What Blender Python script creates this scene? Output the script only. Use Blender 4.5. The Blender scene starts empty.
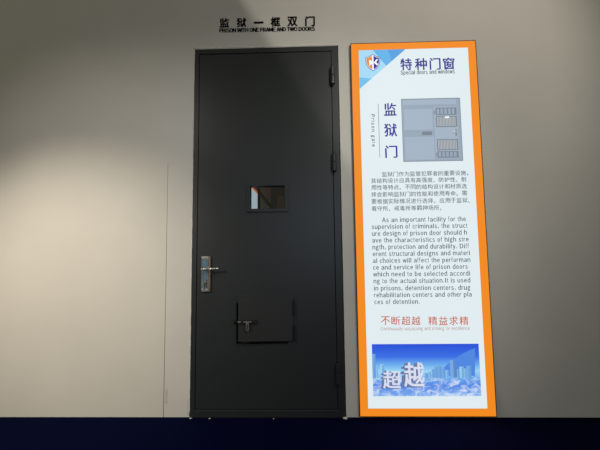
import bpy, bmesh, math, random
from mathutils import Vector, Matrix
random.seed(4)
S = bpy.context.scene
COL = S.collection

# ------------------------------------------------------------------ camera
F_PX = 338.0
CAM = Vector((0.7725, -2.2308, 1.0358 + 0.0042))
PITCH, YAW, ROLL = 0.0811, -0.0255, -0.0116
fwd = Vector((math.sin(YAW)*math.cos(PITCH), math.cos(YAW)*math.cos(PITCH), math.sin(PITCH)))
rt0 = Vector((math.cos(YAW), -math.sin(YAW), 0))
up0 = rt0.cross(fwd)
RT = math.cos(ROLL)*rt0 + math.sin(ROLL)*up0
UP = -math.sin(ROLL)*rt0 + math.cos(ROLL)*up0
cd = bpy.data.cameras.new('camera'); cam = bpy.data.objects.new('camera', cd); COL.objects.link(cam)
cd.sensor_fit = 'HORIZONTAL'; cd.sensor_width = 36; cd.lens = 36*F_PX/600
cd.clip_start = 0.02
M = Matrix((RT, UP, -fwd)).transposed().to_4x4(); M.translation = CAM
cam.matrix_world = M
S.camera = cam

def at(px, py, y=0.0):
    """point of the photograph on a plane parallel to the wall, in metres (x, z)"""
    d = fwd*F_PX + RT*(px-300) - UP*(py-225)
    t = (y-CAM.y)/d.y
    p = CAM + d*t
    return (p.x, p.z)

# ------------------------------------------------------------------ materials
def lin(c):
    r = []
    for v in c:
        v /= 255
        r.append(v/12.92 if v <= .04045 else ((v+.055)/1.055)**2.4)
    return (*r, 1)
def principled(name):
    m = bpy.data.materials.new(name); m.use_nodes = True
    return m, m.node_tree, m.node_tree.nodes['Principled BSDF']
def mat(name, col, rough=.6, metal=0., noise=0., scale=20., bump=0., bscale=200., spec=.5, stretch=(1, 1, 1)):
    m, nt, b = principled(name)
    b.inputs['Roughness'].default_value = rough
    b.inputs['Metallic'].default_value = metal
    b.inputs['Specular IOR Level'].default_value = spec
    b.inputs['Base Color'].default_value = (*col[:3], 1)
    tc = nt.nodes.new('ShaderNodeTexCoord'); mp = nt.nodes.new('ShaderNodeMapping')
    mp.inputs['Scale'].default_value = stretch
    nt.links.new(tc.outputs['Object'], mp.inputs['Vector'])
    if noise:
        n = nt.nodes.new('ShaderNodeTexNoise'); n.inputs['Scale'].default_value = scale; n.inputs['Detail'].default_value = 5
        nt.links.new(mp.outputs[0], n.inputs['Vector'])
        r = nt.nodes.new('ShaderNodeMapRange')
        r.inputs['From Min'].default_value = .3; r.inputs['From Max'].default_value = .7
        r.inputs['To Min'].default_value = 1-noise; r.inputs['To Max'].default_value = 1+noise
        nt.links.new(n.outputs['Fac'], r.inputs['Value'])
        v = nt.nodes.new('ShaderNodeVectorMath'); v.operation = 'SCALE'
        v.inputs[0].default_value = col[:3]
        nt.links.new(r.outputs[0], v.inputs['Scale'])
        nt.links.new(v.outputs[0], b.inputs['Base Color'])
    if bump:
        n2 = nt.nodes.new('ShaderNodeTexNoise'); n2.inputs['Scale'].default_value = bscale; n2.inputs['Detail'].default_value = 3
        nt.links.new(mp.outputs[0], n2.inputs['Vector'])
        bp = nt.nodes.new('ShaderNodeBump'); bp.inputs['Strength'].default_value = bump; bp.inputs['Distance'].default_value = .002
        nt.links.new(n2.outputs['Fac'], bp.inputs['Height']); nt.links.new(bp.outputs[0], b.inputs['Normal'])
    return m
def glow(name, rgb, k=1.0):
    """backlit film or print"""
    m, nt, b = principled(name)
    b.inputs['Base Color'].default_value = (.02, .02, .02, 1); b.inputs['Roughness'].default_value = .5
    b.inputs['Specular IOR Level'].default_value = .1
    b.inputs['Emission Color'].default_value = lin(rgb); b.inputs['Emission Strength'].default_value = k
    return m

m_wall = mat('wall_paint', (.60, .575, .525), .75, noise=.025, scale=3, bump=.05, bscale=90)
m_board = mat('wall_paint_cream', (.61, .58, .515), .75, noise=.025, scale=3, bump=.05, bscale=90)
m_seal = mat('sealant', (.68, .66, .61), .5, noise=.12, scale=40)
m_dirt = mat('wall_scuff', (.50, .48, .445), .8, noise=.2, scale=50)
m_gap = mat('dark_joint', (.004, .004, .006), .9)
m_floor = mat('navy_carpet', (.0010, .0022, .021), 1.0, noise=.35, scale=300, bump=.6, bscale=900, spec=.03)
m_door = mat('door_paint', (.020, .0235, .0255), .42, noise=.04, scale=6, bump=.04, bscale=600, spec=.4)
m_frame = mat('door_frame_paint', (.019, .0225, .0245), .42, noise=.05, scale=6, spec=.4)
m_hatch = mat('hatch_paint', (.021, .021, .022), .5, noise=.04, scale=6, spec=.4)
m_dark = mat('blackened_steel', (.012, .012, .013), .45, .3)
m_steel = mat('brushed_steel', (.62, .60, .56), .28, .9, bump=.02)
m_blue_sheen = mat('steel_blue_reflection', (.16, .25, .33), .3, .45, noise=.35, scale=60, stretch=(1, 1, .3))  # steel with its blue reflection put into the base colour
m_plate = mat('satin_plate', (.20, .20, .19), .35, .6)
m_bronze = mat('bronze_edge', (.42, .27, .16), .32, .7)
m_black = mat('black_acrylic', (.002, .002, .0025), .6, spec=.1)
m_alu = mat('black_aluminium', (.018, .020, .022), .4, .2)
m_brown = mat('brown_back_wall', (.16, .13, .10), .8, noise=.1)
m_dusk = mat('dark_back_wall', (.03, .032, .04), .7)
m_chip = mat('plaster', (.55, .55, .50), .9)
m_orange = glow('backlit_orange', (242, 138, 28))
m_white = glow('backlit_white', (224, 236, 240))
def g(name, rgb): return glow(name, rgb)
m_glass, nt, b = principled('clear_glass')
b.inputs['Transmission Weight'].default_value = 1; b.inputs['Roughness'].default_value = 0.0
b.inputs['IOR'].default_value = 1.45; b.inputs['Base Color'].default_value = (.8, .85, .85, 1)

# ------------------------------------------------------------------ mesh helpers
def obj(name, bm, mats, parent=None, bevel=0., smooth=False, seg=2):
    me = bpy.data.meshes.new(name); bmesh.ops.recalc_face_normals(bm, faces=bm.faces) if not getattr(bm, 'flat', False) else None
    bm.to_mesh(me); bm.free()
    for m in (mats if isinstance(mats, (list, tuple)) else [mats]): me.materials.append(m)
    o = bpy.data.objects.new(name, me); COL.objects.link(o)
    if parent: o.parent = parent
    if smooth:
        for p in me.polygons: p.use_smooth = True
    if bevel:
        md = o.modifiers.new('bevel', 'BEVEL'); md.width = bevel; md.segments = seg; md.limit_method = 'ANGLE'
    return o
def box(bm, x0, x1, y0, y1, z0, z1, mi=0, rot=None, pivot=None):
    vs = [bm.verts.new((x, y, z)) for x in (x0, x1) for y in (y0, y1) for z in (z0, z1)]
    for q in ((0, 1, 3, 2), (4, 6, 7, 5), (0, 4, 5, 1), (2, 3, 7, 6), (0, 2, 6, 4), (1, 5, 7, 3)):
        f = bm.faces.new([vs[i] for i in q]); f.material_index = mi
    if rot is not None:
        for v in vs: v.co = rot @ (v.co-pivot) + pivot
    return vs
def ring(bm, o, i, y0, y1):
    """frame of rectangular section: outer o, inner i = (x0,x1,z0,z1), front y0, back y1; one closed solid"""
    def loop(r, y): return [bm.verts.new((x, y, z)) for x, z in ((r[0], r[2]), (r[1], r[2]), (r[1], r[3]), (r[0], r[3]))]
    of, inf, ob, ib = loop(o, y0), loop(i, y0), loop(o, y1), loop(i, y1)
    for a, b2 in ((of, inf), (inf, ib), (ib, ob), (ob, of)):
        for k in range(4):
            bm.faces.new((a[k], a[(k+1) % 4], b2[(k+1) % 4], b2[k]))
def plate_with_holes(bm, o, holes, y0, y1):
    xs = sorted({o[0], o[1], *[h[0] for h in holes], *[h[1] for h in holes]})
    zs = sorted({o[2], o[3], *[h[2] for h in holes], *[h[3] for h in holes]})
    vc = {}
    def v(i, j, y):
        if (i, j, y) not in vc: vc[i, j, y] = bm.verts.new((xs[i], y, zs[j]))
        return vc[i, j, y]
    def solid(i, j):
        if not (0 <= i < len(xs)-1 and 0 <= j < len(zs)-1): return False
        cx, cz = (xs[i]+xs[i+1])/2, (zs[j]+zs[j+1])/2
        return not any(h[0] < cx < h[1] and h[2] < cz < h[3] for h in holes)
    for i in range(len(xs)-1):
        for j in range(len(zs)-1):
            if not solid(i, j): continue
            bm.faces.new((v(i, j, y0), v(i+1, j, y0), v(i+1, j+1, y0), v(i, j+1, y0)))
            bm.faces.new((v(i, j, y1), v(i, j+1, y1), v(i+1, j+1, y1), v(i+1, j, y1)))
            for (di, dj, a, b2) in ((-1, 0, (i, j), (i, j+1)), (1, 0, (i+1, j), (i+1, j+1)), (0, -1, (i, j), (i+1, j)), (0, 1, (i, j+1), (i+1, j+1))):
                if not solid(i+di, j+dj): bm.faces.new((v(*a, y0), v(*b2, y0), v(*b2, y1), v(*a, y1)))
def prism(bm, pts, y0, y1, mi=0):
    """polygon pts (x,z) pulled from y0 (front) to y1"""
    a = [bm.verts.new((x, y0, z)) for x, z in pts]; c = [bm.verts.new((x, y1, z)) for x, z in pts]
    fs = [bm.faces.new(a), bm.faces.new(c[::-1])]
    n = len(pts)
    for k in range(n): fs.append(bm.faces.new((a[k], c[k], c[(k+1) % n], a[(k+1) % n])))
    for f in fs: f.material_index = mi
def cyl(bm, p0, p1, r, n=20, r1=None, mi=0):
    p0, p1 = Vector(p0), Vector(p1); d = p1-p0
    q = Vector((0, 0, 1)).rotation_difference(d).to_matrix().to_4x4()
    res = bmesh.ops.create_cone(bm, cap_ends=True, segments=n, radius1=r, radius2=r if r1 is None else r1, depth=d.length,
                                matrix=Matrix.Translation((p0+p1)/2) @ q)
    for v in res['verts']:
        for f in v.link_faces: f.material_index = mi
def roundrect(x0, x1, z0, z1, r, n=6):
    pts = []
    for cx, cz, a0 in ((x1-r, z0+r, -90), (x1-r, z1-r, 0), (x0+r, z1-r, 90), (x0+r, z0+r, 180)):
        for k in range(n+1):
            a = math.radians(a0+90*k/n); pts.append((cx+r*math.cos(a), cz+r*math.sin(a)))
    return pts
def BM(): return bmesh.new()
def empty(name, loc=(0, 0, 0)):
    o = bpy.data.objects.new(name, None); COL.objects.link(o); o.location = loc; o.empty_display_size = .1
    return o
def tag(o, label=None, cat=None, group=None, kind=None):
    if label: o['label'] = label
    if cat: o['category'] = cat
    if group: o['group'] = group
    if kind: o['kind'] = kind
    return o
def adopt(root):
    """parts were modelled in room metres: keep them there under a root placed at the thing's base"""
    for c in [o for o in COL.objects if o.parent == root]:
        c.matrix_parent_inverse = Matrix.Translation(-root.location)

# text -> flat or extruded glyph outlines fitted into (x0..x1, z0..z1) on plane y
def glyphs(bm, s, x0, x1, z0, z1, y, thick=0., bold=0., mi=0, fit_h=True, rot=False, xform=None):
    cu = bpy.data.curves.new('t', 'FONT'); cu.body = s; cu.size = 1; cu.resolution_u = 3
    cu.extrude = 0.5 if thick else 0
    ob = bpy.data.objects.new('t', cu); COL.objects.link(ob)
    dg = bpy.context.evaluated_depsgraph_get(); me = bpy.data.meshes.new_from_object(ob.evaluated_get(dg))
    vs = [(v.co.x, v.co.y, v.co.z) for v in me.vertices]
    if rot: vs = [(b2, -a, c) for a, b2, c in vs]          # reads from top to bottom
    lo = [min(v[i] for v in vs) for i in (0, 1)]; hi = [max(v[i] for v in vs) for i in (0, 1)]
    sx = (x1-x0)/(hi[0]-lo[0]); sz = (z1-z0)/(hi[1]-lo[1])
    b2 = bold*(z1-z0 if len(s) == 1 else (z1-z0)*.9)            # heavier strokes: the same outline set again a hair to each side
    for k, (ox, oz) in enumerate(((0, 0),) if not bold else ((-b2, 0), (b2, 0), (0, b2*.7), (0, -b2*.7))):
        nv = []
        for v in vs:
            p = (x0+(v[0]-lo[0])*sx+ox, z0+(v[1]-lo[1])*sz+oz)
            if xform: p = xform(p)
            nv.append(bm.verts.new((p[0], (y - (v[2]+.5)*(thick+.00006*k)) if thick else y-.00003*k, p[1])))
        for p in me.polygons:
            try:
                f = bm.faces.new([nv[i] for i in p.vertices]); f.material_index = mi
            except ValueError: pass
    bpy.data.objects.remove(ob); bpy.data.curves.remove(cu); bpy.data.meshes.remove(me)

# Latin lettering in a plain grotesque: wide-form outlines set on proportional advances
ADV = dict(zip('abcdefghijklmnopqrstuvwxyz', (556, 556, 500, 556, 556, 278, 556, 556, 222, 222, 500, 222, 833, 556, 556, 556, 556, 333, 500, 278, 556, 500, 722, 500, 500, 500)))
ADV.update(zip('ABCDEFGHIJKLMNOPQRSTUVWXYZ', (667, 667, 722, 722, 667, 611, 778, 722, 278, 500, 667, 556, 833, 722, 778, 667, 778, 722, 667, 611, 722, 667, 944, 667, 667, 611)))
ADV.update({' ': 278, ',': 278, '.': 278})
_G = {}
def outline(ch):
    if ch in 'Il': return ([(0, 0), (1, 0), (1, .733), (0, .733)], [(0, 1, 2, 3)])
    if ch == 'i': return ([(0, 0), (1, 0), (1, .54), (0, .54), (0, .63), (1, .63), (1, .733), (0, .733)], [(0, 1, 2, 3), (4, 5, 6, 7)])
    if ch not in _G:
        cu = bpy.data.curves.new('t', 'FONT'); cu.body = chr(ord(ch)+0xFEE0); cu.size = 1; cu.resolution_u = 2
        ob = bpy.data.objects.new('t', cu); COL.objects.link(ob)
        me = bpy.data.meshes.new_from_object(ob.evaluated_get(bpy.context.evaluated_depsgraph_get()))
        _G[ch] = ([(v.co.x, v.co.y) for v in me.vertices], [tuple(p.vertices) for p in me.polygons])
        bpy.data.objects.remove(ob); bpy.data.curves.remove(cu); bpy.data.meshes.remove(me)
    return _G[ch]
def latin(bm, s, x0, x1, zbase, cap, y, bold=0., rise=0., turn=False, track=0.):
    """text from x0 to x1 on a baseline; cap = height of a capital; turn = reads downwards from x0 to x1 (as heights)"""
    H = outline('H')[0]; hy0 = min(p[1] for p in H); capu = max(p[1] for p in H)-hy0
    W = sum(ADV[c]+track for c in s)-track; pen = 0
    u = (x1-x0)/W; v = cap/capu
    b2 = bold*cap
    for c in s:
        a = ADV[c]
        if c != ' ':
            vs, fs = outline(c); lo = min(p[0] for p in vs); hi = max(p[0] for p in vs)
            sb = 32 if c in 'fijlrtI,.' else (18 if c in 'vwyxkAVWTY' else 48)
            w = a-2*sb
            if c in ',.': w = 95
            elif c in 'iIl': w = 95
            px_ = pen+(a-w)/2
            for k, (ox, oz) in enumerate(((0, 0),) if not bold else ((-b2, 0), (b2, 0), (0, b2*.6), (0, -b2*.6))):
                nv = []
                for q in vs:
                    X_ = (px_+(q[0]-lo)/(hi-lo)*w)*abs(u); Y_ = (q[1]-(0 if c in 'Iil' else hy0))*v*(capu/.733 if c in 'Iil' else 1)
                    if turn: p = (zbase+Y_+ox, x0-X_+oz)
                    else: p = (x0+X_+ox, zbase+Y_+oz+rise*X_)
                    nv.append(bm.verts.new((p[0], y-.00003*k, p[1])))
                for f in fs:
                    try: bm.faces.new([nv[i] for i in f])
                    except ValueError: pass
        pen += a+track

# ------------------------------------------------------------------ the wall, floor
DW, DH = 0.9877, 2.4542                      # door frame outer size; floor is z = 0
WT = .12                                      # wall thickness
SEAM_T = at(168.5, 163)[1]; SX0 = at(163.4, 416)[0]; SX1 = at(168.0, 163)[0]
XL, XR, ZT = -3.2, 4.6, 3.4
G = .005                                      # gap round the door frame
bm = BM()
gx = .0022
# cream board left of the seam (its edge leans a touch), painted board right of it, filled joint above
prism(bm, [(XL, 0), (SX0-gx, 0), (SX1-gx*.5, SEAM_T), (XL, SEAM_T)], 0, WT, 1)
prism(bm, [(SX0+gx, 0), (-G, 0), (-G, SEAM_T), (SX1+gx*.5, SEAM_T)], 0, WT, 0)
box(bm, XL, SX1, 0, WT, SEAM_T, DH+G, 1); box(bm, SX1, -G, 0, WT, SEAM_T, DH+G, 0)
box(bm, XL, XR, 0, WT, DH+G, ZT, 0)
box(bm, DW+G, XR, 0, WT, 0, DH+G, 0)
w = obj('wall_back', bm, [m_wall, m_board]); tag(w, kind='structure')
bm = BM()
box(bm, SX0-.01, SX1+.02, .02, .03, 0, SEAM_T)
tag(obj('trim_1', bm, m_gap), kind='structure')

bm = BM()                                     # floor
box(bm, XL-.5, XR+.5, -5.5, 2.6, -.05, -.002)
tag(obj('floor', bm, m_floor), kind='structure')

# uneven bead of sealant round the door frame
def bead(name, pts, r0, seed):
    rnd = random.Random(seed); bm = BM(); prev = None; n = 6
    L = sum((Vector(b2)-Vector(a)).length for a, b2 in zip(pts, pts[1:])); rings = []
    for a, b2 in zip(pts, pts[1:]):
        a, b2 = Vector(a), Vector(b2); k = max(2, int((b2-a).length/.03)); d = (b2-a).normalized()
        s1 = Vector((0, 1, 0)); s2 = d.cross(s1)
        for i in range(k+1):
            p = a.lerp(b2, i/k); r = r0*(.55+.8*rnd.random())
            rings.append([bm.verts.new(p + s1*math.cos(2*math.pi*j/n)*r*.6 + s2*math.sin(2*math.pi*j/n)*r) for j in range(n)])
    for A, B in zip(rings, rings[1:]):
        for j in range(n): bm.faces.new((A[j], A[(j+1) % n], B[(j+1) % n], B[j]))
    bm.faces.new(rings[0]); bm.faces.new(rings[-1][::-1])
    tag(obj(name, bm, m_seal, smooth=True), kind='structure')
bead('trim_2', [(-.006, 0, .01), (-.006, 0, DH+.007)], .0042, 1)
bead('trim_3', [(-.010, 0, DH+.013), (DW+.008, 0, DH+.013)], .0055, 2)
bead('trim_4', [(DW+.008, 0, .01), (DW+.008, 0, DH+.004)], .0020, 3)
# crumbs of plaster along the wall foot
for k, (px, py, sz, lb) in enumerate((
        (190.5, 417.2, .008, 'white plaster crumb on the carpet at the left foot of the dark door frame'),
        (209.5, 417.6, .006, 'tiny plaster crumb on the carpet under the lower left of the dark door'),
        (345.5, 417.2, .015, 'largest white plaster crumb at the right foot of the dark door frame'),
        (273.5, 417.6, .004, 'tiny plaster crumb on the carpet below the middle of the dark door'))):
    bm = BM(); bmesh.ops.create_icosphere(bm, subdivisions=2, radius=1)
    for v in bm.verts: v.co *= .8+.4*random.random()
    for v in bm.verts: v.co = Vector((v.co.x*sz, v.co.y*sz*.7, v.co.z*sz*.42))
    o = obj('plaster_crumb', bm, m_chip); x = at(px, py, -.02)[0]
    o.location = (x, -.018, sz*.40-.002)
    tag(o, lb, 'plaster crumb', 'plaster crumbs along the wall foot')
# scuffs on the boards (thin smears of dirt)
bm = BM()
for (a, b2, c, d) in ((164.5, 168.0, 389, 403), (187.2, 188.4, 400, 414), (187.8, 189.6, 410, 415)):
    p, q = at(a, d), at(b2, c); prism(bm, [(p[0], p[1]), (q[0], p[1]-.004), (q[0]-.003, q[1]), (p[0]+.004, q[1]+.01)], -.0006, .001)
tag(obj('trim_5', bm, m_dirt), kind='structure')

# ------------------------------------------------------------------ the door
door = empty('security_door', (DW/2, 0, 0))
tag(door, 'tall dark grey steel prison door closed in its frame in the pale wall', 'door', kind='thing')
YF = -.008                                    # frame face
fi = (.030, DW-.0445, .047, DH-.034)          # inner line of the frame
bm = BM(); ring(bm, (0, DW, .0, DH), fi, YF, .10)
obj('door_frame', bm, m_frame, door, bevel=.002)
# rebate behind the leaf
bm = BM(); ring(bm, (.001, DW-.001, .001, DH-.001), (fi[0]+.02, fi[1]-.02, fi[2]+.02, fi[3]-.02), .055, .098)
obj('door_stop', bm, m_frame, door)
# leaf
LY = -.004
lf = (fi[0]+.0022, fi[1]-.0022, fi[2]+.0028, fi[3]-.0022)
wx0, wz1 = at(250.3, 186.3, LY); wx1, wz0 = at(285, 208.4, LY)
hatch_hole = (at(236.6, 320, LY)[0], at(288.0, 320, LY)[0], at(238, 344.0, LY)[1], at(238, 303, LY)[1])  # wider than the hatch at left and bottom: dark strip imitates its shadow
bm = BM(); plate_with_holes(bm, lf, [(wx0-.004, wx1+.004, wz0-.004, wz1+.004), hatch_hole], LY, .040)
leaf = obj('door_leaf', bm, m_door, door, bevel=.0025)
# viewing window: raised rim, pane
ox0, oz1 = at(246.6, 182.8, LY); ox1, oz0 = at(288.1, 211.6, LY)
bm = BM(); ring(bm, (ox0, ox1, oz0, oz1), (wx0, wx1, wz0, wz1), LY-.009, LY)
ring(bm, (wx0-.004, wx1+.004, wz0-.004, wz1+.004), (wx0, wx1, wz0, wz1), LY, .046)
win = obj('viewing_window', bm, m_frame, door, bevel=.0012)
bm = BM(); box(bm, wx0, wx1, .018, .022, wz0, wz1)
tag(obj('glass_pane', bm, m_glass, win), 'small clear glass pane of the door')
# hinges
for (px, ya, yb) in ((332.3, 66.8, 84), (334.0, 153.3, 171), (337.6, 363.8, 384)):
    x, z1 = at(px, ya, -.02); z0 = at(px, yb, -.02)[1]
    h = BM(); zc = (z0+z1)/2; hh = (z1-z0)/2
    cyl(h, (x, -.018, z0), (x, -.018, zc-.001), .0165); cyl(h, (x, -.018, zc+.001), (x, -.018, z1), .0155)
    box(h, x-.011, x+.011, -.016, YF+.006, z0+.004, z1-.004)
    ho = obj('door_hinge', h, m_frame, door, bevel=.002)
    h = BM(); cyl(h, (x, -.018, z0-.010), (x, -.018, z1+.014), .006); obj('hinge_pin', h, m_dark, ho)
# handle set
hx0, hz1 = at(202.0, 256.2, LY); hx1, hz0 = at(210.8, 291.8, LY)
bm = BM(); prism(bm, roundrect(hx0, hx1, hz0, hz1, .010), LY-.014, LY)
hs = obj('handle_plate', bm, m_plate, door, bevel=.003, seg=3)
tag(hs, 'long steel handle plate with painted bluish sheen and bronze edge')
bm = BM(); prism(bm, roundrect(hx1-.011, hx1-.004, hz0+.012, hz1-.012, .003), LY-.016, LY-.013)
obj('bronze_strip', bm, m_bronze, hs, bevel=.001)
bm = BM(); prism(bm, roundrect(hx0+.004, hx1-.013, hz0+.005, hz1-.005, .008), LY-.0165, LY-.013)
obj('plate_blue_reflection', bm, m_blue_sheen, hs, bevel=.001)
for (za, zb) in ((hz1-.017, hz1-.005), (hz0+.004, hz0+.020)):
    bm = BM(); prism(bm, roundrect(hx0+.004, hx1-.013, za, zb, .006), LY-.018, LY-.0155)
    obj('plate_end_cap', bm, m_steel, hs, bevel=.001)
lx, lz = at(205.6, 269.0, -.03)
bm = BM()
cyl(bm, (lx, LY-.012, lz), (lx, -.058, lz), .011)
lx1 = at(217.3, 268.6, -.055)[0]
cyl(bm, (lx-.015, -.056, lz), (lx+.02, -.058, lz), .0085); cyl(bm, (lx+.02, -.058, lz), (lx1, -.052, lz+.003), .0085, r1=.0070)
bmesh.ops.create_uvsphere(bm, u_segments=16, v_segments=10, radius=.0095, matrix=Matrix.Translation((lx1, -.052, lz+.003)))
bmesh.ops.create_uvsphere(bm, u_segments=16, v_segments=10, radius=.0088, matrix=Matrix.Translation((lx-.015, -.056, lz)))
tag(obj('lever', bm, m_steel, hs, smooth=True), 'polished steel lever with a rounded tip')
kx, kz = at(206.4, 283.5, LY)
bm = BM(); cyl(bm, (kx, LY-.022, kz+.008), (kx, LY-.014, kz+.008), .0075)
box(bm, kx-.0045, kx+.0045, LY-.021, LY-.014, kz-.018, kz+.008)
obj('key_cylinder', bm, m_bronze, hs, bevel=.001)
bm = BM(); box(bm, kx-.0012, kx+.0012, LY-.0228, LY-.020, kz-.010, kz+.011)
box(bm, kx-.010, kx-.0065, LY-.0185, LY-.016, kz-.040, kz+.012); box(bm, kx+.006, kx+.009, LY-.0185, LY-.016, kz-.028, kz+.022)
obj('keyhole', bm, m_dark, hs)
# service hatch, standing slightly ajar on its right hinges
ax0, az1 = at(236.0, 294.8, LY); ax1, az0 = at(296.4, 344.6, LY)
bm = BM(); ring(bm, (ax0, ax1, az0, az1), (hatch_hole[0], hatch_hole[1], hatch_hole[2], hatch_hole[3]), LY-.003, LY+.002)
obj('hatch_surround', bm, m_door, door, bevel=.001)
bm = BM(); box(bm, hatch_hole[0]-.01, hatch_hole[1]+.01, .040, .044, hatch_hole[2]-.01, hatch_hole[3]+.01)
obj('hatch_shade_backing', bm, m_dark, door)  # dark backing added so the open strip reads as shade
qx0, qz1 = at(238.6, 297.3, -.02); qx1, qz0 = at(293.6, 340.4, -.008)
HY = LY-.0045
Rm = Matrix.Rotation(math.radians(3.4), 3, 'Z'); PV = Vector((qx1, HY, 0))
def swing(bm):
    for v in bm.verts: v.co = Rm @ (v.co-PV) + PV
bm = BM(); box(bm, qx0, qx1, HY-.010, HY, qz0, qz1); swing(bm)
hatch = obj('service_hatch', bm, m_hatch, door, bevel=.0015)
tag(hatch, 'small rectangular food hatch standing slightly ajar')
for (ya, yb) in ((300.4, 315.6), (325, 340.4)):
    z1 = at(293.5, ya, -.02)[1]; z0 = at(293.5, yb, -.02)[1]
    bm = BM(); cyl(bm, (qx1+.001, HY-.010, z0), (qx1+.001, HY-.010, z1), .0075); box(bm, qx1-.009, qx1+.006, HY-.010, HY+.002, z0+.002, z1-.002)
    obj('hatch_hinge', bm, m_dark, hatch, bevel=.001)
bz = at(245, 321.6, -.03)[1]
def X(px): return at(px, 322, -.04)[0]
bm = BM()
box(bm, X(240.5), X(256.5), HY-.013, HY-.009, bz-.013, bz+.013)                       # backing plate
for a, b2 in ((241, 243.5), (251, 256.3)): box(bm, X(a), X(b2), HY-.026, HY-.011, bz-.010, bz+.010)
swing(bm); tag(obj('bolt_plate', bm, m_dark, hatch, bevel=.001))
bm = BM(); cyl(bm, (X(237.5), HY-.020, bz), (X(255.5), HY-.020, bz), .0055); swing(bm)
obj('bolt_rod', bm, m_plate, hatch, smooth=False)
bm = BM()
cx = X(247.4); zt, zb = bz+.004, at(247, 330.3, -.04)[1]
pts_o = roundrect(cx-.0085, cx+.0085, zb, zt, .008); pts_i = roundrect(cx-.0040, cx+.0040, zb+.006, zt-.016, .0038)
A = [bm.verts.new((x, HY-.031, z)) for x, z in pts_o]; B = [bm.verts.new((x, HY-.031, z)) for x, z in pts_i]
C = [bm.verts.new((x, HY-.025, z)) for x, z in pts_o]; D = [bm.verts.new((x, HY-.025, z)) for x, z in pts_i]
n = len(A)
for P, Q in ((A, B), (B, D), (D, C), (C, A)):
    for k in range(n): bm.faces.new((P[k], P[(k+1) % n], Q[(k+1) % n], Q[k]))
swing(bm); tag(obj('bolt_lug', bm, m_steel, hatch), 'steel slotted lug of the hatch bolt')
# keeper of the bolt, on the leaf
bm = BM()
xk0, xk1 = at(233.4, 322, LY)[0], at(236.4, 322, LY)[0]
box(bm, xk0, xk1+.004, LY-.012, LY, bz-.012, bz+.012); box(bm, xk0, xk0+.012, LY-.022, LY-.010, bz-.016, bz-.002)
obj('bolt_keeper', bm, m_dark, door, bevel=.001)
adopt(door)

# ------------------------------------------------------------------ sign lettering over the door
sg = empty('sign_lettering', (at(266, 33)[0], 0, at(266, 33)[1]))
tag(sg, 'black raised Chinese and English lettering on the wall above the dark door', 'sign')
spans = ((219.8, 229.0), (237.0, 246.0), (254.0, 263.4), (271.0, 280.0), (287.6, 297.2), (305.4, 314.6))
for ch, (a, b2) in zip('监狱一框双门', spans):
    t = (a-219.8)/95
    yt, yb = 18.6-2.2*t, 27.2-1.4*t
    if ch == '一': yt, yb = 21.9, 23.5
    if ch == '狱': yt += .2
    x0, z1 = at(a, yt); x1, z0 = at(b2, yb)
    bm = BM(); glyphs(bm, ch, x0, x1, z0, z1, 0, thick=.0025, bold=.038)
    obj('chinese_character', bm, m_black, sg)
x0, z0 = at(219.4, 32.6); x1 = at(314.8, 30.6)[0]; z1 = at(219.4, 28.7)[1]
bm = BM(); latin(bm, 'PRISON WITH ONE FRAME AND TWO DOORS', x0, x1, z0, z1-z0, -.0012, bold=.08, rise=-.009)
gm = bmesh.ops.solidify(bm, geom=bm.faces[:], thickness=-.001)
obj('english_line', bm, m_black, sg)
adopt(sg)

# ------------------------------------------------------------------ the light box
PY = -.020
lb = empty('light_box', (1.5, 0, 0))
tag(lb, 'backlit white information panel in an orange border standing against the wall right of the door', 'light box')
px0, pz1 = at(351.0, 44.2, PY); pz0 = at(361, 416.2, PY)[1]
ix0, iz1 = at(358.6, 50.4, PY); iz0 = at(369, 408.5, PY)[1]
ix1 = at(468.0, 50.0, PY)[0]; px1 = ix1+(ix0-px0)
bm = BM(); box(bm, px0-.004, px1+.004, PY+.004, 0, max(0, pz0-.004), pz1+.006)
ring(bm, (px0-.004, px1+.004, pz0-.004, pz1+.004), (px0, px1, pz0, pz1), PY-.003, PY+.004)
obj('housing', bm, m_alu, lb)
bm = BM(); ring(bm, (px0, px1, pz0, pz1), (ix0, ix1, iz0, iz1), PY-.001, PY+.004)
obj('orange_border', bm, m_orange, lb)
bm = BM(); box(bm, ix0, ix1, PY, PY+.004, iz0, iz1)
face = obj('print_face', bm, m_white, lb)
def L(k): return PY-.0003*k
def quad(bm, pts, y, mi=0, px=True):
    vs = [bm.verts.new((*(at(p[0], p[1], y) if px else p), 0)) for p in pts]
    for v in vs: v.co = Vector((v.co.x, y, v.co.y))
    f = bm.faces.new(vs); f.material_index = mi
def flat(name, bm, mats, parent):
    return obj(name, bm, mats, parent)

# corner graphic
bm = BM()
TL, TR_, BL_ = at(358.6, 50.4, L(1)), at(405.5, 49.0, L(1)), at(359.8, 89.0, L(1))
TL = (ix0, iz1); TR_ = (TR_[0], iz1); BL_ = (ix0, BL_[1])
def mix(a, b2, t): return (a[0]+(b2[0]-a[0])*t, a[1]+(b2[1]-a[1])*t)
quad(bm, [TL, TR_, BL_], L(1), 0, False)
quad(bm, [mix(TL, TR_, .30), TR_, mix(TR_, BL_, .42)], L(2), 1, False)
quad(bm, [mix(TL, BL_, .70), mix(BL_, TR_, .26), BL_], L(2), 2, False)
quad(bm, [mix(TL, TR_, .62), TR_, mix(TR_, BL_, .30)], L(3), 3, False)
flat('corner_graphic', bm, [g('pale_blue', (165, 217, 245)), g('mid_blue', (98, 178, 232)), g('sky_blue', (112, 190, 235)), g('deep_blue', (84, 160, 222))], lb)
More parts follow.
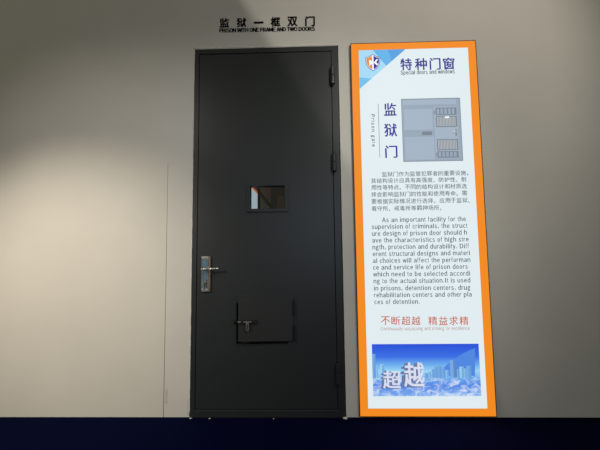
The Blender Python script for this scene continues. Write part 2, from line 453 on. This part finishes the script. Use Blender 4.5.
# shield emblem: half orange, half blue, white stem and white arrowheads
bm = BM()
def shield(cx, cz, w, h, y, mi, half=0):
    right = [(0, .5), (.10, .47), (.30, .36), (.5, .34), (.5, .05), (.43, -.16), (.27, -.36), (0, -.5)]
    if half == 1: pts = right
    elif half == -1: pts = [(-a, c) for a, c in right][::-1]
    else: pts = right+[(-a, c) for a, c in right[1:-1]][::-1]
    quad(bm, [(cx+a*w, cz+c*h) for a, c in pts], y, mi, False)
ex0, ez1 = at(365.4, 54.6, L(4)); ex1, ez0 = at(380.4, 70.8, L(4))
cx, cz, w_, h_ = (ex0+ex1)/2, (ez0+ez1)/2, ex1-ex0, ez1-ez0
shield(cx, cz, w_, h_, L(4), 3); shield(cx, cz, w_*.91, h_*.91, L(5), 0, 0)
shield(cx, cz, w_*.85, h_*.85, L(6), 1, -1); shield(cx, cz, w_*.85, h_*.85, L(6), 2, 1)
def lq(pts, mi=0, y=L(8)): quad(bm, [(cx+a*w_, cz+c*h_) for a, c in pts], y, mi, False)
lq([(-.06, .42), (.05, .42), (.05, -.44), (-.06, -.44)])
lq([(-.26, .20), (.0, .03), (.0, -.03), (-.26, -.20)]); lq([(.05, .0), (.27, .22), (.36, .17), (.22, .02)]); lq([(.05, .0), (.22, .02), (.36, -.10), (.27, -.18)])
flat('shield_emblem', bm, [g('emblem_white', (245, 248, 250)), g('emblem_orange', (226, 132, 52)), g('emblem_blue', (42, 40, 160)), g('emblem_grey', (84, 98, 130))], lb)

INK = g('ink_grey', (62, 72, 80)); NAVY = g('ink_navy', (48, 46, 140)); RED = g('ink_red', (196, 92, 66)); INDIGO = g('ink_indigo', (44, 36, 146))
PINK = g('ink_pale_red', (170, 116, 108))
# title
bm = BM()
for ch, a, b2 in zip('特种门窗', (400.4, 414.8, 429.6, 443.0), (412.0, 427.0, 440.6, 454.6)):
    t = (a-400)/55; yt, yb = 58.6-1.0*t, 70.0-1.0*t
    x0, z1 = at(a, yt, L(1)); x1, z0 = at(b2, yb, L(1)); glyphs(bm, ch, x0, x1, z0, z1, L(1), bold=.024)
flat('title_text', bm, NAVY, lb)
def line(bm, s, xa, xb, ybase, h, y=None, bold=0., track=0.):
    """one printed line; h = height of a capital in px"""
    y = L(1) if y is None else y
    x0, z0 = at(xa, ybase, y); x1 = at(xb, ybase, y)[0]; z1 = at(xa, ybase-h, y)[1]
    latin(bm, s, x0, x1, z0, z1-z0, y, bold=bold, track=track)
bm = BM(); line(bm, 'Special doors and windows', 400.6, 455.0, 74.6, 4.0, bold=.03, track=60); flat('subtitle_text', bm, INK, lb)
# vertical title
for ch, (a, b2, c, d) in zip('监狱门', ((383.8, 396.4, 103.4, 115.4), (384.2, 397.0, 123.8, 136.4), (385.2, 397.4, 145.6, 157.6))):
    x0, z1 = at(a, c, L(1)); x1, z0 = at(b2, d, L(1)); bm = BM(); glyphs(bm, ch, x0, x1, z0, z1, L(1), bold=.022)
    flat('vertical_title_character', bm, INDIGO, lb)
bm = BM(); xs_, za = at(371.2, 114.2, L(1)); zb2 = at(371.8, 146.8, L(1))[1]; xe = at(374.6, 114.2, L(1))[0]
latin(bm, 'Prison gate', za, zb2, xs_, xe-xs_, L(1), bold=.03, turn=True, track=170); flat('vertical_subtitle', bm, INK, lb)
bm = BM(); a, b2 = at(378.4, 103.6, L(1)), at(379.6, 157.4, L(1)); xm = (a[0]+b2[0])/2
quad(bm, [(xm-.0022, b2[1]), (xm+.0022, b2[1]), (xm+.0022, a[1]), (xm-.0022, a[1])], L(1), 0, False)
flat('divider_line', bm, g('divider', (150, 160, 170)), lb)
# Chinese paragraph: characters set one by one on an even pitch
rows = ['监狱门作为监管犯罪者的重要设施，', '其结构设计应具有高强度、防护性、耐', '用性等特点。不同的结构设计和材质选',
        '择会影响监狱门的性能和使用寿命。需', '要根据实际情况进行选择。应用于监狱、', '看守所、戒毒所等羁押场所。']
bm = BM()
for r, s in enumerate(rows):
    yb = (176.7, 183.3, 190.0, 197.0, 204.0, 211.1)[r]; xa = 371.1+.12*r + (10.9 if r == 0 else 0)
    x0, z0 = at(xa, yb, L(1)); adv = .0368; hh = .0322
    for k, ch in enumerate(s):
        xx = x0+k*adv
        if ch in '，、。': glyphs(bm, ch, xx, xx+.010, z0-.002, z0+.010, L(1), bold=.01)
        else: glyphs(bm, ch, xx, xx+.0325, z0, z0+hh, L(1), bold=.006)
flat('chinese_paragraph', bm, INK, lb)
# English paragraph
eng = [('As an important facility for the', 382.2, 466.2), ('supervision of criminals, the struct', 371.6, 467.6), ('ure design of prison door should h', 371.9, 467.2),
       ('ave the characteristics of high stre', 372.1, 469.0), ('ngth, protection and durability. Diff', 372.4, 469.2), ('erent structural designs and materi', 372.6, 470.2),
       ('al choices will affect the performan', 372.7, 470.6), ('ce and service life of prison doors', 372.9, 468.0), ('which need to be selected accordi', 373.2, 470.4),
       ('ng to the actual situation.It is used', 373.5, 470.6), ('in prisons, detention centers, drug', 373.8, 470.6), ('rehabilitation centers and other pla', 374.0, 472.0), ('ces of detention.', 374.2, 420.0)]
bm = BM()
for r, (s, xa, xb) in enumerate(eng):
    base = 222.2+6.78*r + (.5 if r > 9 else 0)
    line(bm, s, xa, xb, base, 4.5, bold=.025, track=70)
flat('english_paragraph', bm, INK, lb)
# slogan
for phrase, xs4 in (('不断超越', (380.9, 391.2, 401.4, 411.4)), ('精益求精', (428.2, 438.7, 449.1, 459.4))):
    bm = BM()
    for ch, a in zip(phrase, xs4):
        x0, z1 = at(a, 316.4, L(1)); x1, z0 = at(a+9.1, 325.0, L(1)); glyphs(bm, ch, x0, x1, z0, z1, L(1), bold=.007)
    flat('slogan_text', bm, RED, lb)
bm = BM(); line(bm, 'Continuously surpassing and striving for excellence', 380.4, 470.0, 330.4, 3.5, track=20); flat('slogan_translation', bm, PINK, lb)

# printed picture of a grey steel gate
bm = BM()
gx0, gz1 = at(401.0, 99.0, L(1)); gx1, gz0 = at(463.2, 160.8, L(1))
GW, GH = gx1-gx0, gz1-gz0
def gq(a, b2, c, d, k, mi):                    # fractions of the picture, top-left origin
    quad(bm, [(gx0+a*GW, gz1-d*GH), (gx0+b2*GW, gz1-d*GH), (gx0+b2*GW, gz1-c*GH), (gx0+a*GW, gz1-c*GH)], L(k), mi, False)
gq(0, 1, 0, 1, 1, 4); gq(.008, .99, .012, .99, 2, 0)
gq(.03, .93, .02, .10, 3, 1)
for k in range(22): gq(.06+k*.037, .078+k*.037, .145, .150, 3, 5)
gq(.04, .52, .17, .50, 3, 1); gq(.04, .53, .61, .97, 3, 1)
gq(.04, .52, .515, .60, 3, 5); gq(.05, .52, .525, .590, 4, 0); gq(.33, .50, .53, .585, 5, 4)
gq(.55, .94, .14, .93, 3, 1)
for (c, d, n, mi) in ((.155, .275, 5, 4), (.290, .465, 13, 3), (.655, .83, 13, 3), (.845, .945, 5, 4)):
    gq(.575, .93, c, d, 4, 4); gq(.585, .915, c+.012, d-.012, 5, mi)
    for k in range(n):
        a = .59+(.32)*(k+.5)/n; ww = .028 if n == 5 else .006
        gq(a-ww, a+ww*.6, c+.014, d-.014, 6, 0 if n == 5 else 2)
gq(.73, .80, .295, .325, 7, 6); gq(.86, .92, .52, .55, 7, 2); gq(.89, .92, .50, .61, 7, 3); gq(.85, .88, .56, .57, 8, 3)
gq(.545, .565, .20, .26, 7, 3); gq(.545, .565, .87, .92, 7, 3)
flat('gate_picture', bm, [g('gate_grey', (150, 166, 182)), g('gate_light', (162, 178, 195)), g('gate_pale', (188, 196, 202)), g('gate_dark', (134, 140, 148)),
                          g('gate_edge', (118, 130, 142)), g('gate_line', (146, 160, 174)), g('gate_white', (240, 245, 244))], lb)

# printed picture of a city above the clouds
cx0, cz1 = at(371.8, 344.2, L(1)); cz0 = at(373, 396.2, L(1))[1]; cx1 = ix1-(cx0-ix0)
CW, CH = cx1-cx0, cz1-cz0
m, nt, b = principled('city_print')
N = nt.nodes; LK = nt.links
b.inputs['Base Color'].default_value = (.02, .02, .02, 1); b.inputs['Specular IOR Level'].default_value = .1
tc = N.new('ShaderNodeTexCoord'); sep = N.new('ShaderNodeSeparateXYZ'); LK.new(tc.outputs['Generated'], sep.inputs[0])
rp = N.new('ShaderNodeValToRGB'); LK.new(sep.outputs['Z'], rp.inputs['Fac'])
st = [(0, (120, 170, 236)), (.20, (78, 132, 228)), (.38, (112, 176, 236)), (.48, (150, 212, 242)), (.60, (108, 172, 236)), (.75, (58, 110, 228)), (1, (36, 78, 214))]
el = rp.color_ramp.elements
el[0].position, el[0].color = st[0][0], lin(st[0][1]); el[1].position, el[1].color = 1, lin(st[-1][1])
for p, c in st[1:-1]:
    e = el.new(p); e.color = lin(c)
mp = N.new('ShaderNodeMapping'); mp.inputs['Scale'].default_value = (9, 1, 7); LK.new(tc.outputs['Generated'], mp.inputs[0])
nz = N.new('ShaderNodeTexNoise'); nz.inputs['Scale'].default_value = 1.6; nz.inputs['Detail'].default_value = 8; nz.inputs['Roughness'].default_value = .7; nz.inputs['Distortion'].default_value = .8
LK.new(mp.outputs[0], nz.inputs['Vector'])
cr = N.new('ShaderNodeValToRGB'); cr.color_ramp.elements[0].position = .44; cr.color_ramp.elements[1].position = .70
LK.new(nz.outputs['Fac'], cr.inputs['Fac'])
hr = N.new('ShaderNodeMapRange'); hr.inputs['From Min'].default_value = .52; hr.inputs['From Max'].default_value = .30
LK.new(sep.outputs['Z'], hr.inputs['Value'])
mu = N.new('ShaderNodeMath'); mu.operation = 'MULTIPLY'; LK.new(cr.outputs['Color'], mu.inputs[0]); LK.new(hr.outputs[0], mu.inputs[1])
mx = N.new('ShaderNodeMix'); mx.data_type = 'RGBA'; LK.new(mu.outputs[0], mx.inputs['Factor']); LK.new(rp.outputs['Color'], mx.inputs['A']); mx.inputs['B'].default_value = lin((232, 242, 252))
LK.new(mx.outputs['Result'], b.inputs['Emission Color']); b.inputs['Emission Strength'].default_value = 1
m_city = m
bm = BM(); quad(bm, [(cx0, cz0), (cx1, cz0), (cx1, cz1), (cx0, cz1)], L(1), 6, False)
def cq(x0, x1, yt, yb, k, mi):
    a, b2 = at(x0, yb, L(k)), at(x1, yt, L(k)); quad(bm, [(a[0], a[1]), (b2[0], a[1]), (b2[0], b2[1]), (a[0], b2[1])], L(k), mi, False)
quad(bm, [(434, 376), (442, 369), (450, 362), (460, 355), (469, 350.5), (475, 348), (475, 376)], L(2), 0)
rnd = random.Random(8)
for x0, x1, yt in ((372.6, 375.4, 354), (375.6, 377.6, 366), (380.4, 384.0, 364), (384.2, 386, 370), (425, 428, 373), (428.4, 431, 371.5), (432, 434.4, 369), (434.8, 437.4, 366.5), (438, 441.2, 365.5), (441.5, 445, 367),
                   (445.4, 448.6, 370), (457.2, 459.4, 369), (459.8, 463.6, 366.6), (464, 466.4, 368.4), (466.8, 471, 365.8)):
    mi = rnd.choice((1, 2, 3)); cq(x0, x1, yt, 378, 3, mi); cq(x0+(x1-x0)*.6, x1, yt+.5, 378, 4, 4 if mi == 1 else 1)
cq(450.4, 456.2, 362.0, 377.5, 5, 5); cq(450.4, 453.0, 360.0, 377.5, 6, 1)
city = flat('city_picture', bm, [g('haze_blue', (80, 134, 226)), g('tower_blue', (116, 170, 222)), g('tower_pale', (150, 204, 238)), g('tower_cyan', (132, 188, 232)), g('tower_shade', (102, 156, 220)), g('tower_grey', (96, 136, 196)), m_city], lb)
bm = BM()
def chunky(ch, a, b2, c, d, n, dx, dy, base):
    for k in range(n, -1, -1):
        ox, oy = dx*k/n, dy*k/n
        x0, z1 = at(a+ox, c+oy, L(base)); x1, z0 = at(b2+ox, d+oy, L(base))
        glyphs(bm, ch, x0, x1, z0, z1, L(base+(n-k)*.5), bold=.020, mi=(0 if k == 0 else (1 if k % 2 else 2)))
chunky('超', 383.0, 401.0, 370.6, 388.2, 4, -2.4, .9, 7)
chunky('越', 404.0, 424.4, 362.6, 386.6, 4, -3.6, 1.2, 10)
flat('picture_lettering', bm, [g('letter_white', (216, 222, 238)), g('letter_side', (120, 132, 172)), g('letter_shade', (92, 106, 156))], city)
adopt(lb)

# ------------------------------------------------------------------ the dim space behind the door's window
for nm, a in (('wall_inner_left', (-1.4, -1.3, .2, 2.4, 0, 2.8)), ('wall_inner_right', (2.2, 2.3, .2, 2.4, 0, 2.8)), ('ceiling', (-1.4, 2.3, .125, 2.5, 2.8, 2.9))):
    bm = BM(); box(bm, *a); tag(obj(nm, bm, m_dusk), kind='structure')
bm = BM(); YB = 1.6
xs = at(271, 200, YB)[0]
box(bm, -1.3, xs, YB, YB+.06, 0, 2.8, 0); box(bm, xs, 2.2, YB, YB+.06, 0, 2.8, 1)
tag(obj('wall_inner_back', bm, [m_brown, m_dusk]), kind='structure')
ld = empty('display_panel', (0, 1.4, 0))
p = [at(247, 183, 1.4), at(258.2, 194.6, 1.4)]
xb0, xb1 = p[0][0], p[1][0]
bm = BM(); prism(bm, [(xb0, 0.0), (xb1, 0.0), (xb1, p[1][1]), (xb0, p[0][1])], 1.38, 1.44)
obj('lit_face', bm, glow('backlit_pale', (168, 182, 190)), ld)
bm = BM(); prism(bm, [(xb0, p[0][1]), (xb1, p[1][1]), (xb1, p[1][1]+.022), (xb0, p[0][1]+.022)], 1.37, 1.445)
obj('top_border', bm, glow('backlit_orange_dim', (196, 92, 28)), ld)
adopt(ld); tag(ld, 'lit pale panel with orange slanting top edge seen through the door window', 'display panel')
bm = BM()
a, b2 = at(259, 192.5, 1.50), at(273.0, 209.5, 1.50); d = Vector((b2[0]-a[0], 0, b2[1]-a[1])); e = Vector((a[0], 1.50, a[1]))
u = d.normalized(); e0 = e-u*.02; e1 = e+u*(e.z/-u.z) if u.z else e
cyl(bm, e0, e1+Vector((0, 0, .02)), .018, 12)
tag(obj('slanting_rail', bm, m_dark), 'dark slanting rail seen through the small window of the dark door', 'rail')
bm = BM(); x = at(258.8, 200, 1.30)[0]; box(bm, x-.012, x+.012, 1.29, 1.33, 0, 2.8)
tag(obj('inner_post', bm, m_dark), 'thin black upright post seen through the small window of the dark door', 'post')
bm = BM(); a, b2 = at(277.5, 209, YB-.01), at(284.5, 196.5, YB-.01); box(bm, a[0], b2[0], YB-.03, YB, -.002, b2[1])
tag(obj('grey_cabinet_panel', bm, m_brown), 'dim grey board on the back wall seen through the door window, right side', 'board')
def area(name, loc, target, sx, sy, power, col):
    l = bpy.data.lights.new(name, 'AREA'); l.shape = 'RECTANGLE'; l.size = sx; l.size_y = sy; l.energy = power; l.color = col
    o = bpy.data.objects.new(name, l); COL.objects.link(o); o.location = loc
    o.rotation_euler = (Vector(target)-Vector(loc)).to_track_quat('-Z', 'Y').to_euler(); return o
area('inner_fill', (.2, .9, 2.6), (.2, 1.5, 1.2), .4, .4, 2.2, (1, .85, .7))  # unseen lamp added to brighten the space behind the window

# ------------------------------------------------------------------ light: showroom spotlights and an added wall fill
def spot(name, loc, target, power, ang, blend, col, r):
    l = bpy.data.lights.new(name, 'SPOT'); l.energy = power; l.spot_size = math.radians(ang); l.spot_blend = blend; l.color = col; l.shadow_soft_size = r
    o = bpy.data.objects.new(name, l); COL.objects.link(o); o.location = loc
    o.rotation_euler = (Vector(target)-Vector(loc)).to_track_quat('-Z', 'Y').to_euler(); return o
PW = dict(left=(46, (1, .925, .915)), right=(92, (.98, 1, .91)), glow=(13.4, (.67, .79, 1)), barn=(82, (1, .92, .82)), low=(176, (1, .90, .757)), world=(.18, (1, .93, .66)))
#VAR
spot('left_spotlight', (-1.1, -2.0, 2.9), (-.40, 0, .85), PW['left'][0], 76, 1.0, PW['left'][1], .05)
spot('right_spotlight', (1.9, -2.1, 2.9), (.55, 0, 1.0), PW['right'][0], 70, 1.0, PW['right'][1], .05)
area('showroom_glow', (1.22, -3.4, 1.45), (.95, 0, 1.3), 1.4, .9, PW['glow'][0], PW['glow'][1])
spot('low_left_wall_fill', (-1.5, -2.0, 1.9), (-.75, 0, .65), PW['low'][0], 62, 1.0, PW['low'][1], .05)  # unseen fill lamp added to brighten the left part of the wall

# unseen spotlight; barn-door flap added so its straight edge draws the slanting shade across the door
LP = Vector((2.1, -2.1, 3.35))
spot('upper_right_spotlight', LP, (1.3, 0, 2.35), PW['barn'][0], 84, .6, PW['barn'][1], .002)
A_, B_ = at(239.5, 0), at(331.5, 143)
A3, B3 = Vector((A_[0], 0, A_[1])), Vector((B_[0], 0, B_[1]))
A3, B3 = A3+(A3-B3)*1.3, B3+(B3-A3)*1.1
dA, dB = (A3-LP), (B3-LP); k = .18
pa, pb = LP+dA.normalized()*k, LP+dB.normalized()*k
inn = (Vector((0, 0, .6))-LP).normalized()*k+LP
mid = (pa+pb)/2; off = (inn-mid); e = (pb-pa).normalized(); off = (off-e*off.dot(e))
fl = empty('added_flap_lamp', tuple(LP))
bm = BM(); nrm = e.cross(off).normalized()*.0015; off = off.normalized()*.50
pa2, pb2 = pa-e*.02, pb+e*.05
vs = [bm.verts.new(q) for q in (pa2, pb2, pb2+off, pa2+off, pa2+nrm, pb2+nrm, pb2+off+nrm, pa2+off+nrm)]
for q in ((0, 1, 2, 3), (7, 6, 5, 4), (0, 4, 5, 1), (1, 5, 6, 2), (2, 6, 7, 3), (3, 7, 4, 0)): bm.faces.new([vs[i] for i in q])
obj('flap', bm, m_dark, fl)
bm = BM(); ax = (LP-Vector((1.2, 0, 2.2))).normalized()
cyl(bm, LP+ax*.03, LP+ax*.20, .06, 24)
obj('housing', bm, m_dark, fl)
bm = BM(); q = LP+ax*.12; cyl(bm, q, q+Vector((0, 0, .5)), .012, 12); obj('stem', bm, m_dark, fl)
adopt(fl); tag(fl, 'unseen black spotlight with an added flap that shades the door', 'lamp')

# ------------------------------------------------------------------ world, view
wd = bpy.data.worlds.new('world'); S.world = wd; wd.use_nodes = True
wd.node_tree.nodes['Background'].inputs[0].default_value = (*PW['world'][1], 1); wd.node_tree.nodes['Background'].inputs[1].default_value = PW['world'][0]
S.view_settings.view_transform = 'Standard'; S.view_settings.look = 'None'
S.view_settings.exposure = 0; S.view_settings.gamma = 1; S.view_settings.use_curve_mapping = False
